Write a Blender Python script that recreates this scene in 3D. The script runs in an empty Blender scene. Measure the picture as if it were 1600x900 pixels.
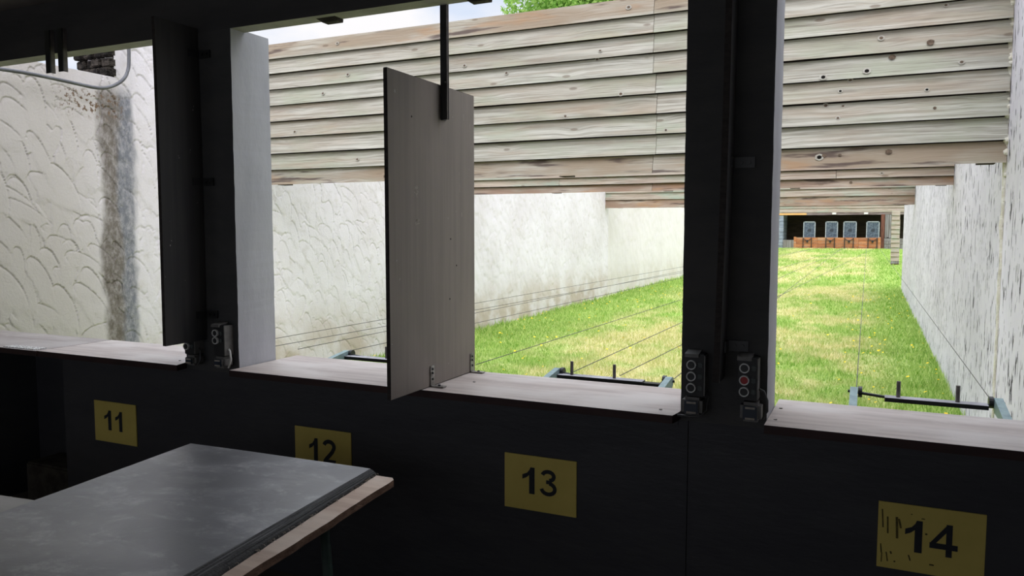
import bpy, bmesh, math, random
import numpy as np
from mathutils import Vector, noise
random.seed(7); rng = np.random.default_rng(7)
sc = bpy.context.scene
COL = sc.collection
R = math.radians

# ------------------------------------------------------------------ camera
cam = bpy.data.cameras.new('camera'); cam.lens = 27.08; cam.sensor_width = 36; cam.clip_start = 0.05; cam.clip_end = 500
co = bpy.data.objects.new('camera', cam); COL.objects.link(co)
co.location = (0, 0, 1.6); co.rotation_euler = (R(90 - 4.425), 0, R(24.83)); sc.camera = co

# ------------------------------------------------------------------ world, sun, exposure
vs = sc.view_settings
vs.view_transform = 'Standard'; vs.look = 'None'; vs.exposure = 0.0; vs.gamma = 1.0; vs.use_curve_mapping = False
SKY_LOW, SKY_HIGH = 1.0, 4.3
W = bpy.data.worlds.new('overcast_sky'); sc.world = W; W.use_nodes = True
nt = W.node_tree; N = nt.nodes; L = nt.links; N.clear()
out = N.new('ShaderNodeOutputWorld'); bg = N.new('ShaderNodeBackground'); L.new(bg.outputs[0], out.inputs[0])
tc = N.new('ShaderNodeTexCoord'); sep = N.new('ShaderNodeSeparateXYZ'); L.new(tc.outputs['Generated'], sep.inputs[0])
mr = N.new('ShaderNodeMapRange'); mr.interpolation_type = 'SMOOTHSTEP'
L.new(sep.outputs['Z'], mr.inputs[0]); mr.inputs[1].default_value = .38; mr.inputs[2].default_value = .95
mr.inputs[3].default_value = SKY_LOW; mr.inputs[4].default_value = SKY_HIGH
mp = N.new('ShaderNodeMapping'); mp.inputs['Scale'].default_value = (1, 1, 2.6); L.new(tc.outputs['Generated'], mp.inputs[0])
nz = N.new('ShaderNodeTexNoise'); nz.inputs['Scale'].default_value = 3.6; nz.inputs['Detail'].default_value = 6; L.new(mp.outputs[0], nz.inputs[0])
cr = N.new('ShaderNodeValToRGB'); L.new(nz.outputs[0], cr.inputs[0])
cr.color_ramp.elements[0].position = .40; cr.color_ramp.elements[0].color = (.68, .78, .96, 1)
cr.color_ramp.elements[1].position = .60; cr.color_ramp.elements[1].color = (1, .985, 1, 1)
L.new(cr.outputs[0], bg.inputs[0]); L.new(mr.outputs[0], bg.inputs[1])
sun = bpy.data.lights.new('sun', 'SUN'); sun.energy = 1.4; sun.angle = R(50); sun.color = (1, .93, .99)
so = bpy.data.objects.new('sun', sun); COL.objects.link(so); so.rotation_euler = (R(38), R(14), 0); so.location = (0, -5, 20)

# ------------------------------------------------------------------ materials
def S(r, g, b):
    f = lambda c: (c / 255 / 12.92) if c / 255 <= .04045 else ((c / 255 + .055) / 1.055) ** 2.4
    return (f(r), f(g), f(b), 1)
class MT:
    """small node builder"""
    def __init__(s, name, rough=.7, spec=.4, metal=0.0):
        s.m = bpy.data.materials.new(name); s.m.use_nodes = True; s.t = s.m.node_tree
        s.b = s.t.nodes['Principled BSDF']; s.b.inputs['Roughness'].default_value = rough
        s.b.inputs['Specular IOR Level'].default_value = spec; s.b.inputs['Metallic'].default_value = metal
        s.co = s.t.nodes.new('ShaderNodeTexCoord').outputs['Object']
    def n(s, k): return s.t.nodes.new('ShaderNode' + k)
    def l(s, a, b): s.t.links.new(a, b)
    def put(s, sock, v):
        if hasattr(v, 'is_output') or isinstance(v, bpy.types.NodeSocket): s.l(v, sock)
        else: sock.default_value = v
    def mapped(s, scale, vec=None, loc=(0, 0, 0), rot=(0, 0, 0)):
        m = s.n('Mapping'); m.inputs['Scale'].default_value = scale; m.inputs['Location'].default_value = loc
        m.inputs['Rotation'].default_value = rot; s.l(vec or s.co, m.inputs[0]); return m.outputs[0]
    def noise(s, scale, detail=4, rough=.55, vec=None, sc1=1.0, dist=0.0, loc=(0, 0, 0)):
        t = s.n('TexNoise'); t.inputs['Scale'].default_value = sc1; t.inputs['Detail'].default_value = detail
        t.inputs['Roughness'].default_value = rough; t.inputs['Distortion'].default_value = dist
        s.l(s.mapped(scale, vec, loc), t.inputs[0]); return t.outputs[0]
    def vor(s, scale, vec=None, feature='F1', rnd=1.0):
        t = s.n('TexVoronoi'); t.feature = feature; t.inputs['Scale'].default_value = 1; t.inputs['Randomness'].default_value = rnd
        s.l(s.mapped(scale, vec), t.inputs[0]); return t
    def rng(s, v, a, b, c=0.0, d=1.0, smooth=True):
        m = s.n('MapRange'); m.interpolation_type = 'SMOOTHSTEP' if smooth else 'LINEAR'
        s.put(m.inputs[0], v)
        for i, x in zip((1, 2, 3, 4), (a, b, c, d)): m.inputs[i].default_value = x
        return m.outputs[0]
    def mix(s, f, a, b, mode='MIX'):
        m = s.n('Mix'); m.data_type = 'RGBA'; m.blend_type = mode
        s.put(m.inputs[0], f); s.put(m.inputs[6], a); s.put(m.inputs[7], b); return m.outputs[2]
    def math(s, op, a, b=0.0):
        m = s.n('Math'); m.operation = op; s.put(m.inputs[0], a); s.put(m.inputs[1], b); return m.outputs[0]
    def attr(s, name):
        a = s.n('Attribute'); a.attribute_name = name; return a.outputs['Fac']
    def xyz(s, vec=None):
        q = s.n('SeparateXYZ'); s.l(vec or s.co, q.inputs[0]); return q.outputs
    def color(s, v): s.put(s.b.inputs['Base Color'], v)
    def bump(s, h, dist=.01, st=1.0):
        b = s.n('Bump'); b.inputs['Distance'].default_value = dist; b.inputs['Strength'].default_value = st
        s.l(h, b.inputs['Height']); s.l(b.outputs[0], s.b.inputs['Normal'])
def simple(name, c1, c2=None, scale=(6, 6, 6), rough=.6, spec=.4, metal=0.0, bump=0.0, lo=.35, hi=.65):
    t = MT(name, rough, spec, metal); nz = t.noise(scale, 5)
    t.color(t.mix(t.rng(nz, lo, hi), c1, c2 or c1))
    if bump: t.bump(t.noise(tuple(4 * q for q in scale), 4), bump)
    return t.m

M = {}
M['black_paint'] = simple('black_brown_paint', S(54, 54, 58), S(60, 60, 63), (3, 3, 9), .5, .3, bump=.002)
M['beam'] = simple('dark_painted_beam', S(62, 61, 61), S(72, 70, 69), (2, 3, 8), .7, .3, bump=.003)
M['ceiling'] = simple('dark_ceiling', S(92, 88, 84), S(110, 104, 98), (6, 1, 3), .8, .2)
M['interior'] = simple('pale_interior_plaster', S(156, 152, 147), S(142, 139, 133), (2, 2, 2), .8, .2)
M['floor'] = simple('concrete_floor', S(120, 112, 104), S(95, 88, 82), (3, 3, 3), .8, .2, bump=.003)
M['metal_black'] = simple('black_steel', S(30, 30, 31), S(40, 40, 40), (20, 20, 20), .45, .5)
M['galv'] = simple('galvanised_steel', S(170, 168, 162), S(120, 116, 110), (60, 60, 60), .45, .5, .7)
M['dark_steel'] = simple('dark_bare_steel', S(112, 104, 100), S(90, 84, 80), (40, 40, 40), .5, .5)
M['green_metal'] = simple('grey_green_painted_steel', S(138, 158, 158), S(118, 138, 140), (30, 30, 30), .5, .4)
M['plate_grey'] = simple('grey_steel_plate', S(170, 168, 172), S(140, 138, 142), (20, 20, 20), .5, .4)
M['housing'] = simple('black_plastic', S(30, 30, 31), S(36, 36, 36), (30, 30, 30), .5, .4)
M['grey_plastic'] = simple('grey_plastic', S(112, 110, 106), S(98, 96, 92), (30, 30, 30), .5, .4)
M['chrome'] = simple('chrome_ring', S(222, 222, 220), S(200, 200, 196), (40, 40, 40), .4, .5)
M['btn_black'] = simple('black_button', S(38, 38, 38), S(32, 32, 32), (40, 40, 40), .4, .4)
M['btn_red'] = simple('red_button', S(165, 34, 34), S(140, 28, 28), (40, 40, 40), .4, .4)
M['label_dark'] = simple('dark_label_plate', S(78, 84, 82), S(70, 76, 75), (60, 60, 60), .5, .3)
M['blue_flap'] = simple('dark_blue_flap', S(30, 42, 58), S(26, 38, 52), (40, 40, 40), .35, .5)
M['strip'] = simple('pale_label_strip', S(170, 162, 150), S(150, 142, 132), (60, 60, 60), .6, .3)
M['cable_grey'] = simple('grey_cable', S(104, 104, 107), S(88, 88, 91), (8, 8, 8), .6, .3)
M['cable_white'] = simple('pale_cable', S(205, 203, 198), S(188, 186, 180), (30, 30, 30), .5, .4)
M['cable_black'] = simple('dark_cable', S(70, 70, 70), S(58, 58, 58), (30, 30, 30), .5, .4)
M['digit'] = simple('black_numeral_ink', S(38, 40, 46), S(44, 46, 50), (40, 40, 40), .6, .2)
M['wire'] = simple('steel_wire', S(96, 94, 92), S(80, 78, 76), (9, 9, 9), .5, .4, .3)
M['green_leg'] = simple('dark_green_steel', S(54, 74, 66), S(44, 62, 56), (30, 30, 30), .5, .4)
M['block'] = simple('dark_rubble', S(70, 64, 58), S(34, 31, 29), (14, 14, 14), .95, .1, bump=.03, lo=.42, hi=.58)
M['foam'] = simple('beige_sealant_foam', S(240, 235, 220), S(222, 214, 194), (30, 30, 20), .8, .2, bump=.01)
M['trunk'] = simple('tree_bark', S(92, 78, 62), S(66, 54, 42), (12, 12, 3), .9, .1, bump=.02)
M['ledge'] = simple('dusty_concrete', S(74, 70, 64), S(56, 52, 47), (12, 12, 12), .9, .1, bump=.004)
M['yellow_petal'] = simple('dandelion_yellow', S(246, 214, 40), S(236, 196, 30), (60, 60, 60), .7, .2)
M['speckle'] = simple('white_speckled_tape', S(232, 232, 228), S(130, 126, 122), (170, 170, 170), .6, .3, lo=.45, hi=.5)
M['bench'] = simple('pale_grey_board', S(170, 166, 160), S(152, 148, 141), (3, 12, 12), .6, .3)

def mat_pillar():
    t = MT('grey_painted_concrete', .75, .3); a = t.noise((5, 5, 1.4), 5); b = t.noise((60, 60, 25), 4)
    c = t.mix(t.rng(a, .35, .7), S(186, 186, 190), S(172, 172, 177)); t.color(c)
    t.bump(t.math('ADD', t.noise((14, 14, 7), 5), t.math('MULTIPLY', b, .3)), .005, .6); return t.m
M['pillar_side'] = mat_pillar()
M['pillar_front'] = simple('dark_pillar_paint', S(66, 66, 66), S(74, 73, 72), (4, 4, 10), .75, .25, bump=.004)
M['soffit'] = simple('grey_lit_soffit', S(160, 157, 153), S(144, 141, 137), (5, 5, 5), .8, .2, bump=.006)  # paler than the beam: light on the underside is put into the colour

def mat_stucco():
    t = MT('white_trowelled_stucco', .85, .2)
    x = t.xyz(); geo = t.n('NewGeometry'); P = t.xyz(geo.outputs['Position'])
    pv = geo.outputs['Position']
    n1 = t.noise((1.1, 1.1, 1.1), 5, vec=pv); n2 = t.noise((9, 9, 9), 6, .65, vec=pv)
    c = t.mix(t.rng(n1, .35, .7), S(243, 237, 243), S(232, 225, 229))
    c = t.mix(t.rng(n2, .5, .75, 0, .5), c, S(206, 198, 192))
    # dirt splashed up from the soil
    zz = t.math('ADD', P[2], t.math('MULTIPLY', t.math('SUBTRACT', n2, .5), .5))
    band = t.rng(zz, .95, .15, 0, .7)
    band = t.math('MULTIPLY', band, t.rng(t.noise((2.2, 2.2, 3), 5, vec=pv), .35, .6, .35, 1))
    c = t.mix(band, c, S(178, 156, 128))
    # roof shade close to the firing stand, painted into the plaster colour
    roof_shade = t.rng(P[1], 5.0, 3.7, 0, .85)
    c = t.mix(roof_shade, c, S(186, 178, 170))
    c = t.mix(t.rng(P[1], 17.18, 17.26, 0, .55), c, S(238, 231, 226))
    # water stain running down from the broken top of the wall
    yy = t.math('ADD', P[1], t.math('MULTIPLY', t.math('SUBTRACT', t.noise((5, 5, 2.2), 5, vec=pv), .5), .22))
    st = t.math('MULTIPLY', t.rng(yy, 4.14, 4.22), t.rng(yy, 4.53, 4.44))
    st = t.math('MULTIPLY', st, t.rng(P[2], 2.78, 2.62))
    st = t.math('MULTIPLY', st, t.rng(t.noise((22, 22, 14), 6, .75, vec=pv), .28, .62, .55, .95))
    sc_ = t.mix(t.rng(yy, 4.30, 4.38), S(104, 95, 86), S(112, 114, 122))
    c = t.mix(st, c, sc_)
    sp = t.math('MULTIPLY', t.math('MULTIPLY', t.rng(P[1], 3.8, 3.95), t.rng(P[1], 4.5, 4.3)), t.math('MULTIPLY', t.rng(P[2], 2.42, 2.52), t.rng(P[2], 2.70, 2.62)))
    sp = t.math('MULTIPLY', sp, t.rng(t.noise((26, 26, 26), 3, .7, vec=pv), .52, .6))
    c = t.mix(sp, c, S(120, 98, 80))
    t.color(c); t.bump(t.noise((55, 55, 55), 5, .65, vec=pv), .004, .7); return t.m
M['stucco'] = mat_stucco()

def mat_woodcrete():
    t = MT('grey_fissured_concrete', .9, .15)
    pv = t.n('NewGeometry').outputs['Position']
    n1 = t.noise((2, 1.0, 1.0), 5, vec=pv)
    d = t.noise((19, 19, 4.6), 3, .55, vec=pv, dist=.4)
    d2 = t.noise((31, 31, 7), 2, .5, vec=pv, dist=.3)
    crack = t.math('MAXIMUM', t.rng(d, .375, .355), t.rng(d2, .36, .34))
    c = t.mix(t.rng(n1, .35, .7), S(226, 219, 229), S(210, 203, 213))
    c = t.mix(t.rng(t.noise((50, 50, 9), 4, vec=pv), .4, .7, 0, .5), c, S(234, 232, 232))
    c = t.mix(crack, c, S(88, 84, 88)); t.color(c)
    h = t.math('SUBTRACT', t.math('MULTIPLY', t.noise((26, 26, 5), 4, vec=pv), .5), crack); t.bump(h, .012, .9); return t.m
M['woodcrete'] = mat_woodcrete()

def mat_board(name, c1, c2, c3, brown, sat=1.0):
    t = MT(name, .85, .15)
    a = t.attr('board'); x = t.xyz()
    cb = t.n('CombineXYZ'); t.l(t.math('ADD', x[0], t.math('MULTIPLY', a, 9.7)), cb.inputs[0]); t.l(x[1], cb.inputs[1]); t.l(x[2], cb.inputs[2]); v = cb.outputs[0]
    vk = t.vor((2.3, 0.0, 7.0), v); kd = vk.outputs['Distance']
    warp = t.math('MULTIPLY', t.rng(kd, .45, .0), .022)
    cb2 = t.n('CombineXYZ'); t.l(x[0], cb2.inputs[0]); t.l(t.math('MULTIPLY', a, 3.1), cb2.inputs[1]); t.l(t.math('ADD', x[2], warp), cb2.inputs[2]); g = cb2.outputs[0]
    g1 = t.noise((1.1, 1, 52), 5, .6, vec=g); g2 = t.noise((3.5, 1, 150), 3, .6, vec=g)
    big = t.noise((1.3, 1, 3.5), 4, vec=v); big2 = t.noise((.8, 1, 5), 4, vec=v, loc=(5, 3, 9))
    c = t.mix(t.rng(g1, .36, .64), c1, c2)
    c = t.mix(t.rng(big, .46, .68, 0, .75), c, c3)
    c = t.mix(t.rng(t.noise((.9, 1, 9), 4, vec=v, loc=(8, 1, 4)), .48, .68, 0, .6), c, S(174, 159, 140))
    c = t.mix(t.rng(g2, .50, .72, 0, .6), c, S(112, 104, 90))
    br = t.math('MULTIPLY', t.attr('brown'), t.rng(big2, .36, .6, .15, 1)); c = t.mix(br, c, brown)
    og = t.math('MULTIPLY', t.attr('brown'), t.rng(t.noise((1.4, 1, 7), 4, vec=v, loc=(4, 4, 2)), .54, .68, 0, .6)); c = t.mix(og, c, S(166, 128, 92))
    dk = t.math('MULTIPLY', t.attr('brown'), t.rng(t.noise((1.6, 1, 16), 4, vec=v, loc=(2, 7, 1)), .54, .66)); c = t.mix(dk, c, S(84, 70, 66))
    c = t.mix(t.rng(kd, .10, .055, 0, .6), c, S(112, 96, 80))
    t.color(c); t.bump(t.math('ADD', g1, t.math('MULTIPLY', g2, .5)), .004, .7); return t.m
M['board'] = mat_board('weathered_grey_timber', S(196, 193, 180), S(160, 156, 142), S(168, 172, 150), S(150, 132, 110))
M['board_far'] = mat_board('weathered_stained_timber', S(188, 178, 164), S(150, 134, 118), S(154, 170, 152), S(140, 114, 96))
M['orange_wood'] = mat_board('orange_brown_timber', S(196, 132, 88), S(168, 104, 66), S(204, 150, 106), S(140, 84, 56))
M['knot'] = simple('wood_knot', S(112, 96, 80), S(84, 70, 58), (50, 50, 50), .8, .2)
M['knot_ring'] = simple('pale_knot_rim', S(184, 180, 167), S(166, 160, 147), (50, 50, 50), .8, .2)
M['hole'] = simple('bullet_hole', S(22, 20, 18), S(28, 25, 23), (50, 50, 50), .9, .1)

def mat_ply(name, c1, c2, c3):
    t = MT(name, .55, .35); g = t.noise((30, 30, 1.3), 4); b = t.noise((3, 3, 2), 4)
    c = t.mix(t.rng(g, .35, .68), c1, c2); c = t.mix(t.rng(b, .42, .7, 0, .7), c, c3)
    sc_ = t.noise((46, 46, 30), 2); c = t.mix(t.rng(sc_, .74, .78, 0, .5), c, S(190, 184, 178))
    t.color(c); t.bump(g, .002, .5); return t.m
M['ply'] = mat_ply('brown_plywood', S(131, 122, 114), S(124, 115, 108), S(140, 129, 121))
M['ply_dark'] = mat_ply('dark_plywood', S(62, 61, 60), S(52, 51, 52), S(70, 67, 64))
M['ply_edge'] = simple('dark_plywood_edge', S(44, 40, 38), S(58, 52, 49), (30, 30, 60), .7, .2)

def mat_shelf(name, c1, c2, c3):
    t = MT(name, .5, .4); g = t.noise((1.6, 26, 26), 5); b = t.noise((2.4, 5, 5), 5); s_ = t.noise((9, 22, 22), 6, .7)
    c = t.mix(t.rng(g, .32, .68), c1, c2); c = t.mix(t.rng(b, .42, .68, 0, .8), c, c3)
    c = t.mix(t.rng(s_, .55, .75, 0, .5), c, S(196, 186, 180))
    t.color(c); t.b.inputs['Roughness'].default_value = .55; t.bump(s_, .002, .4); return t.m
M['shelf'] = mat_shelf('worn_brown_shelf_board', S(182, 171, 164), S(160, 148, 142), S(194, 187, 181))
M['shelf_grey'] = mat_shelf('worn_grey_shelf_board', S(154, 146, 141), S(138, 130, 126), S(166, 159, 155))
M['shelf_edge'] = simple('dark_red_brown_edge', S(58, 38, 36), S(48, 33, 32), (8, 8, 30), .6, .3)

def mat_rubber():
    t = MT('worn_black_rubber', .45, .5)
    t.b.inputs['IOR'].default_value = 1.8; t.b.inputs['Coat Weight'].default_value = .7; t.b.inputs['Coat Roughness'].default_value = .38; t.b.inputs['Coat IOR'].default_value = 1.6; a = t.noise((5, 9, 5), 6, .6, dist=.6); b = t.noise((26, 26, 26), 5, .7); d = t.noise((2, 2, 2), 3)
    c = t.mix(t.rng(a, .42, .72), S(86, 86, 89), S(122, 122, 125)); c = t.mix(t.rng(t.math('MULTIPLY', t.math('ADD', a, b), .5), .52, .64, 0, .5), c, S(164, 162, 162))
    c = t.mix(t.rng(t.noise((130, 130, 130), 2), .76, .79), c, S(190, 186, 180))
    t.color(c); t.put(t.b.inputs['Roughness'], t.rng(d, .3, .7, .36, .55)); t.bump(b, .002, .5); return t.m
M['rubber'] = mat_rubber()
M['rubber_tread'] = simple('grey_rubber_layer', S(88, 88, 89), S(58, 58, 58), (6, 2, 6), .6, .4)
M['rubber_edge'] = simple('black_rubber_edge', S(34, 34, 34), S(50, 49, 48), (40, 40, 120), .6, .3, bump=.003)
M['table_wood'] = mat_shelf('worn_table_plywood', S(214, 190, 170), S(190, 162, 142), S(226, 208, 190))
M['table_edge'] = simple('dark_table_edge', S(140, 112, 94), S(110, 86, 72), (20, 20, 60), .8, .2, bump=.004)

def mat_sign():
    t = MT('yellow_sign_plate', .55, .3); a = t.noise((5, 5, 5), 4)
    t.color(t.mix(t.rng(a, .35, .7), S(204, 184, 98), S(192, 172, 88))); return t.m
M['sign'] = mat_sign()
M['scuff'] = simple('dark_scuff', S(104, 92, 46), S(70, 62, 36), (60, 60, 60), .7, .2)

def mat_grass(name, blade):
    t = MT(name, .75, .15); pv = t.n('NewGeometry').outputs['Position']
    n1 = t.noise((.55, .33, 1), 4, vec=pv); n2 = t.noise((2.6, 2.2, 1), 4, vec=pv)
    dry = t.math('ADD', t.math('MULTIPLY', n1, .65), t.math('MULTIPLY', n2, .35)); dry = t.rng(dry, .43, .57)
    rnd = t.n('NewGeometry').outputs['Random Per Island'] if blade else t.noise((22, 22, 22), 4, vec=pv)
    g = t.mix(rnd, S(112, 160, 52), S(212, 228, 142)) if blade else t.mix(t.rng(rnd, .3, .7), S(130, 158, 76), S(168, 184, 104))
    y = t.mix(rnd, S(190, 194, 112), S(250, 238, 200)) if blade else t.mix(t.rng(rnd, .3, .7), S(186, 176, 118), S(216, 198, 152))
    # the strip close to the right wall and the left wall stays greener
    X = t.xyz(pv)[0]; green = t.math('MAXIMUM', t.rng(X, -.2, .5), t.rng(X, -3.2, -5.0)); dry = t.math('MULTIPLY', dry, t.math('SUBTRACT', 1.0, green))
    c = t.mix(t.math('MULTIPLY', dry, .85), g, y); t.color(c)
    if not blade: t.bump(t.noise((40, 40, 40), 4, vec=pv), .02, .6)
    else:
        tr = t.n('BsdfTranslucent'); t.l(c, tr.inputs[0]); ms = t.n('MixShader'); ms.inputs[0].default_value = .35
        o = t.t.nodes['Material Output']; t.l(t.b.outputs[0], ms.inputs[1]); t.l(tr.outputs[0], ms.inputs[2]); t.l(ms.outputs[0], o.inputs[0])
    return t.m
M['lawn'] = mat_grass('lawn_soil', False); M['blade'] = mat_grass('grass_blades', True)
def mat_leaf():
    t = MT('leaf_green', .6, .25); r = t.n('NewGeometry').outputs['Random Per Island']
    c = t.mix(r, S(120, 168, 70), S(184, 214, 120)); t.color(c)
    tr = t.n('BsdfTranslucent'); t.l(c, tr.inputs[0]); ms = t.n('MixShader'); ms.inputs[0].default_value = .45
    o = t.t.nodes['Material Output']; t.l(t.b.outputs[0], ms.inputs[1]); t.l(tr.outputs[0], ms.inputs[2]); t.l(ms.outputs[0], o.inputs[0]); return t.m
M['leaf'] = mat_leaf()
def mat_target():
    t = MT('blue_grey_target_face', .6, .3); x = t.xyz()
    r = t.math('SQRT', t.math('ADD', t.math('POWER', x[0], 2.0), t.math('POWER', t.math('SUBTRACT', x[2], .46), 2.0)))
    n = t.noise((9, 9, 9), 5, .7)
    c = t.mix(t.rng(n, .4, .65), S(66, 78, 90), S(104, 116, 126)); c = t.mix(t.rng(t.math('ADD', r, t.math('MULTIPLY', n, .12)), .20, .12, 0, .8), c, S(44, 49, 56))
    t.color(c); return t.m
M['target_face'] = mat_target()
M['target_frame'] = simple('pale_target_frame', S(176, 184, 186), S(150, 158, 160), (10, 10, 10), .7, .2)
M['shelter_dark'] = simple('dark_shelter_boarding', S(50, 44, 38), S(66, 57, 48), (2, 3, 12), .9, .1)
M['pale_grey_wood'] = simple('pale_grey_planking', S(150, 148, 146), S(118, 112, 108), (14, 14, 1), .85, .1)
M['red_post'] = simple('red_brown_post', S(124, 84, 70), S(98, 66, 56), (14, 14, 2), .8, .1)
M['fascia'] = simple('weathered_fascia', S(150, 138, 132), S(112, 98, 94), (1.5, 8, 8), .85, .1)
M['block_pale'] = simple('blue_grey_block_wall', S(158, 168, 180), S(136, 146, 156), (4, 4, 4), .85, .1, bump=.01)
M['white_paint'] = simple('white_tag', S(236, 234, 226), S(224, 220, 210), (20, 20, 20), .7, .2)
M['fresh_wood'] = simple('fresh_orange_board', S(232, 186, 120), S(222, 170, 104), (3, 20, 20), .7, .2)

# ------------------------------------------------------------------ mesh builder
class MB:
    def __init__(s): s.bm = bmesh.new(); s.lay = {}
    def _mi(s, faces, mi):
        for f in faces: f.material_index = mi
    def box(s, x0, x1, y0, y1, z0, z1, mi=0, bev=0.0):
        vs_ = [s.bm.verts.new((x, y, z)) for x in (x0, x1) for y in (y0, y1) for z in (z0, z1)]
        q = [(0, 1, 3, 2), (4, 6, 7, 5), (0, 4, 5, 1), (2, 3, 7, 6), (0, 2, 6, 4), (1, 5, 7, 3)]
        fs = [s.bm.faces.new([vs_[i] for i in a]) for a in q]; s._mi(fs, mi)
        if bev:
            es = list({e for f in fs for e in f.edges}); r = bmesh.ops.bevel(s.bm, geom=es, offset=bev, segments=2, affect='EDGES', clamp_overlap=True)
            s._mi(r['faces'], mi)
        return fs
    def prism(s, poly, z0, z1, mi=0, axis='z', top_mi=None):
        """poly in the plane across axis; z: (x,y); y: (x,z); x: (y,z)"""
        def P(a, b, h): return {'z': (a, b, h), 'y': (a, h, b), 'x': (h, a, b)}[axis]
        lo = [s.bm.verts.new(P(a, b, z0)) for a, b in poly]; hi = [s.bm.verts.new(P(a, b, z1)) for a, b in poly]
        n = len(poly); fs = [s.bm.faces.new(lo), s.bm.faces.new(hi)]
        fs += [s.bm.faces.new([lo[i], lo[(i + 1) % n], hi[(i + 1) % n], hi[i]]) for i in range(n)]
        s._mi(fs, mi)
        if top_mi is not None: fs[1].material_index = top_mi
        return fs
    def hexa(s, lo, hi, mi=0):
        a = [s.bm.verts.new(p) for p in lo]; b = [s.bm.verts.new(p) for p in hi]; n = len(a)
        fs = [s.bm.faces.new(a), s.bm.faces.new(b)] + [s.bm.faces.new([a[i], a[(i + 1) % n], b[(i + 1) % n], b[i]]) for i in range(n)]
        s._mi(fs, mi); return fs
    def cyl(s, p0, p1, r, n=12, mi=0, r1=None): return s.tube([p0, p1], r, n, mi, r1)
    def tube(s, pts, r, n=10, mi=0, r1=None):
        pts = [Vector(p) for p in pts]; rings = []; m = len(pts)
        for i, p in enumerate(pts):
            d = (pts[min(i + 1, m - 1)] - pts[max(i - 1, 0)]).normalized()
            u = d.cross(Vector((0, 0, 1)) if abs(d.z) < .9 else Vector((1, 0, 0))).normalized(); v = d.cross(u)
            rr = r if r1 is None else r + (r1 - r) * i / (m - 1)
            rings.append([s.bm.verts.new(p + (u * math.cos(2 * math.pi * k / n) + v * math.sin(2 * math.pi * k / n)) * rr) for k in range(n)])
        fs = [s.bm.faces.new(rings[0]), s.bm.faces.new(rings[-1])]
        for a, b in zip(rings, rings[1:]): fs += [s.bm.faces.new([a[k], a[(k + 1) % n], b[(k + 1) % n], b[k]]) for k in range(n)]
        s._mi(fs, mi); return fs
    def ring(s, c, r0, r1, y0, y1, n=24, mi=0):
        """flat ring facing -y"""
        def circ(r, y): return [s.bm.verts.new((c[0] + r * math.cos(2 * math.pi * k / n), y, c[1] + r * math.sin(2 * math.pi * k / n))) for k in range(n)]
        A, B, C_, D = circ(r0, y0), circ(r1, y0), circ(r1, y1), circ(r0, y1); fs = []
        for P, Q in ((A, B), (B, C_), (C_, D), (D, A)):
            fs += [s.bm.faces.new([P[k], P[(k + 1) % n], Q[(k + 1) % n], Q[k]]) for k in range(n)]
        s._mi(fs, mi)
    def disc(s, pts, mi=0):
        f = s.bm.faces.new([s.bm.verts.new(p) for p in pts]); f.material_index = mi; return f
    def build(s, name, mats, parent=None, smooth=False, origin=None, autosmooth=None):
        bmesh.ops.recalc_face_normals(s.bm, faces=s.bm.faces)
        me = bpy.data.meshes.new(name); s.bm.to_mesh(me); s.bm.free()
        return link(me, name, mats, parent, smooth, origin)
ORG = {}
def link(me, name, mats, parent=None, smooth=False, origin=None):
    for m in (mats if isinstance(mats, (list, tuple)) else [mats]): me.materials.append(m)
    n = len(me.vertices); c = np.empty(n * 3, np.float32); me.vertices.foreach_get('co', c); c = c.reshape(-1, 3)
    if parent is not None: org = ORG[parent.name]
    elif origin is not None: org = np.array(origin, np.float32)
    else: org = np.array([(c[:, 0].min() + c[:, 0].max()) / 2, (c[:, 1].min() + c[:, 1].max()) / 2, c[:, 2].min()], np.float32)
    c -= org; me.vertices.foreach_set('co', c.ravel())
    if smooth: me.polygons.foreach_set('use_smooth', [True] * len(me.polygons))
    me.update(); o = bpy.data.objects.new(name, me); COL.objects.link(o)
    if parent is not None: o.parent = parent
    else: o.location = org
    ORG[o.name] = org; return o
def thing(name, label, cat, loc, group=None):
    o = bpy.data.objects.new(name, None); COL.objects.link(o); o.location = loc; o.empty_display_size = .1
    ORG[o.name] = np.array(loc, np.float32); return tag(o, label, cat, group)
def tag(o, label, cat, group=None, kind=None):
    if label: o['label'] = label
    if cat: o['category'] = cat
    if group: o['group'] = group
    if kind: o['kind'] = kind
    return o
def struct(o): o['kind'] = 'structure'; return o
def grid_mesh(name, P, attrs=None):
    """P: (n,m,3) array of points -> quad mesh"""
    n, m = P.shape[:2]; me = bpy.data.meshes.new(name)
    idx = np.arange(n * m).reshape(n, m); q = np.stack([idx[:-1, :-1], idx[1:, :-1], idx[1:, 1:], idx[:-1, 1:]], -1).reshape(-1, 4)
    me.vertices.add(n * m); me.vertices.foreach_set('co', P.reshape(-1).astype(np.float32))
    me.loops.add(q.size); me.loops.foreach_set('vertex_index', q.ravel().astype(np.int32))
    me.polygons.add(len(q)); me.polygons.foreach_set('loop_start', (np.arange(len(q)) * 4).astype(np.int32)); me.polygons.foreach_set('loop_total', np.full(len(q), 4, np.int32))
    me.update(calc_edges=True); me.validate(); return me
def tri_mesh(name, V, k=3):
    """V: (n,k,3) separate polygons"""
    n = len(V); me = bpy.data.meshes.new(name)
    me.vertices.add(n * k); me.vertices.foreach_set('co', V.reshape(-1).astype(np.float32))
    me.loops.add(n * k); me.loops.foreach_set('vertex_index', np.arange(n * k, dtype=np.int32))
    me.polygons.add(n); me.polygons.foreach_set('loop_start', (np.arange(n) * k).astype(np.int32)); me.polygons.foreach_set('loop_total', np.full(n, k, np.int32))
    me.update(calc_edges=True); return me

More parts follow.
